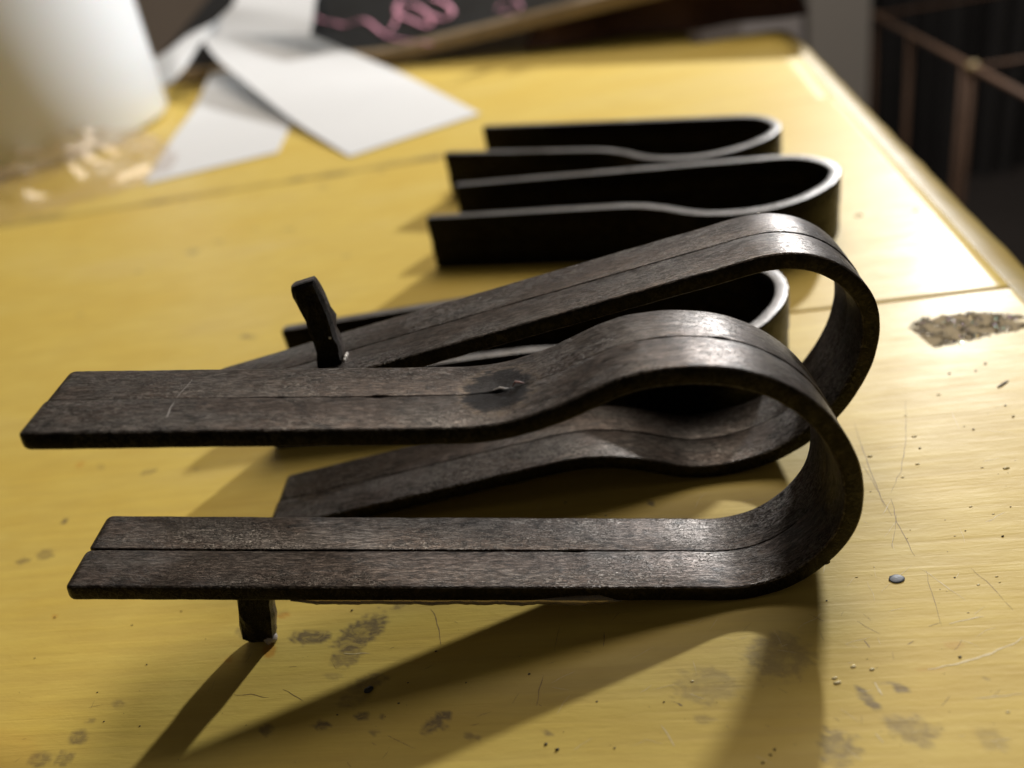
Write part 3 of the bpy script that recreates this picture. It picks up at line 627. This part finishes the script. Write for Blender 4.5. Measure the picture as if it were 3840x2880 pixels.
M_CHALK = plain('pink_chalk', (.62, .28, .38), .8, var=.4, scale=120)
for L, r in (([(1255, 85), (1290, 98), (1330, 80), (1365, 72), (1400, 95), (1435, 128), (1460, 118), (1480, 90), (1490, 60)], .0016),
             ([(1490, 40), (1520, 15), (1560, 20), (1600, 45), (1620, 75), (1615, 100), (1585, 95), (1545, 75), (1500, 60), (1480, 35), (1500, 0)], .0020),
             ([(1620, -10), (1670, 10), (1700, 40), (1685, 68), (1650, 72), (1610, 55)], .0020), ([(1440, 132), (1500, 150), (1560, 156), (1620, 166)], .0011), ([(1860, 40), (1880, 10), (1930, 0), (1960, 25), (1930, 45), (1880, 45)], .0009), ([(1180, 60), (1215, 80), (1250, 82)], .0010)):
    P = [on_board(x, y) for x, y in L]; P = [np.array(P[i])*(1-t)+np.array(P[i+1])*t for i in range(len(P)-1) for t in np.linspace(0, 1, 6)[:-1]]+[P[-1]]
    for _ in range(3): P = [P[0]]+[(P[i-1]+2*P[i]+P[i+1])/4 for i in range(1, len(P)-1)]+[P[-1]]
    V, F = tube(P, r, 6, .25); mesh('chalk_mark', V, F, M_CHALK, board, True)
# rumpled brown cloth behind the board at the right
V = []; n = 46
for i in range(n):
    for j in range(n):
        a, b = i/(n-1), j/(n-1); p = np.array([.065+.19*a+.06*b, .705-.092*a+.22*b])
        e = min(1, 5*min(a, 1-a, b, 1-b)); z = .045*e+.035*e*max(0, 1-2*abs(noise.noise(Vector((a*5, b*5, 2)))))+.006*noise.noise(Vector((a*14, b*14, 5)))*e
        V.append((p[0]+.02*noise.noise(Vector((b*4, 1, 1))), p[1]+.02*noise.noise(Vector((a*4, 5, 1))), max(.002, z+.002)))
tag(mesh('cloth', V, [tuple(reversed(f)) for f in grid_faces(n, n)], plain('russet_cloth', (.09, .043, .032), .85, var=.5, scale=25), None, True), 'rumpled russet brown cloth at the far right corner of the table', 'cloth')

# ------------------------------------------------------------------ behind and below
def quad(name, P, mat): return tag(mesh(name, P, [(0, 1, 2, 3)], mat, None, False), kind='structure')
ZF = -.75
quad('floor', [(-6, -3, ZF), (8, -3, ZF), (8, 6, ZF), (-6, 6, ZF)], plain('dark_floor', (.05, .045, .045), .5, var=.4, scale=3))
quad('wall', [(-6, 2.15, ZF), (8, 2.15, ZF), (8, 2.15, 3), (-6, 2.15, 3)], plain('grey_brown_wall', (.34, .28, .23), .8, var=.2, scale=1.2))
def box(x0, x1, y0, y1, z0, z1): return prism([(x0, y0), (x1, y0), (x1, y1), (x0, y1)], z0, z1)
# pale door-like panel
pl = GY(3035, 150, 1.8); pr = GY(3262, 150, 1.8)
M_PANEL = plain('grey_white_panel', (.62, .60, .58), .5, var=.08, scale=3)
cab = empty('cabinet', ((pl[0]+pr[0])/2, 1.8, ZF)); tag(cab, 'tall pale grey cabinet panel beyond the table at the right', 'cabinet')
mesh('panel', *box(pl[0], pr[0], 1.8, 2.1, ZF, .9), M_PANEL, cab, False)
pl2 = GY(2780, 60, 1.8); pr2 = GY(3008, 60, 1.8)
cab2 = empty('cabinet', ((pl2[0]+pr2[0])/2, 1.8, ZF)); tag(cab2, 'paler cabinet left of the grey one, dark gap between them', 'cabinet')
mesh('panel', *box(pl2[0], pr2[0], 1.8, 2.1, ZF, .9), plain('mauve_white_panel', (.74, .71, .74), .5, var=.08, scale=3), cab2, False)
dk = GY(3262, 150, 1.95); dkr = GY(4200, 150, 1.95)
dark = empty('curtain', ((dk[0]+dkr[0])/2, 1.95, ZF)); tag(dark, 'dark slate curtain hanging behind the wire rack', 'curtain')
V = []
for i in range(160):
    x = dk[0]+(dkr[0]+.6-dk[0])*i/159; y = 1.97+.03*math.sin(i*.9)+.02*math.sin(i*.37+1)
    V += [(x, y, ZF), (x, y, 1.2)]
mesh('drape', V, [(2*i, 2*i+2, 2*i+3, 2*i+1) for i in range(159)], plain('slate_fabric', (.050, .050, .055), .8, var=.4, scale=4), dark, True)
# rusty wire rack
ZR = -.20
N1, N2 = G(3285, 60, ZR), G(3650, 255, ZR); dr = (N2-N1)
rk = empty('wire_rack', (N1[0], N1[1], ZF), 0); tag(rk, 'rusty brown metal rack frame standing beyond the table right side', 'rack')
M_RUST = plain('rusty_steel', (.070, .034, .016), .7, var=.6, scale=18, Metallic=.1); M_BRASS = plain('brass_clamp', (.20, .14, .05), .5, var=.3, scale=60)
cross = np.array([math.cos(YAW), math.sin(YAW), 0])
top = N1; far = N1+dr*2.6
mesh('rail', *beam(N1, far, .0042), M_RUST, rk, True); mesh('rail', *beam(N1+cross*.55, far+cross*.55, .004), M_RUST, rk, True)
for i, p in enumerate((N1, N2, N1+dr*2.0)):
    mesh('crossbar', *beam(p, p+cross*.55, .0035), M_RUST, rk, True)
    for q in (p, p+cross*.55): mesh('post', *beam(q, (q[0], q[1], ZF), .0035), M_RUST, rk, True)
    mesh('joint', *blob(p, .008, 6, 10, i, .3), M_BRASS if i == 1 else M_RUST, rk, True)
for f in (.42, .93):
    p = N1+dr*f; mesh('post', *beam(p, (p[0], p[1], ZF), .0042), M_RUST, rk, True)
for z in (-.42, -.60):
    a = np.array([N1[0], N1[1], z]); b = np.array([far[0], far[1], z])
    mesh('shelf_rail', *beam(a, b, .005), M_RUST, rk, True)
table_leg = [(.05, .12), (.05, .62), (-.55, .25), (-.45, .80)]
for x, y in table_leg: mesh('leg', *box(x, x+.05, y, y+.05, ZF, -.031), plain('leg_wood', (.30, .20, .07), .6), table, False)

sb = s_of(FA, CP, 3105, 2112, 0, 1)
mesh('burr', *blob(on_face(FA, CP, sb, .0008, H-.0003), .0008, 6, 9, 5, .35, (1.3, 1, .8)), M_FRONT, clipA, True)
sb = s_of(FA, CP, 2655, 2068, .0105, -1)
mesh('glue_fleck', *blob(on_face(FA, CP, sb, .0099, -H-.00002), .0004, 4, 8, 6, .5, (1.5, .8, .3)), M_GLUEDROP, clipA, True)
sb = s_of(FB, CP, 2840, 802, .0205, 1)
mesh('glue_fleck', *blob(on_face(FB, CP, sb, .0208, H+.0001), .0003, 4, 8, 6, .5, (1, .8, .6)), M_GLUEDROP, clipB, True)
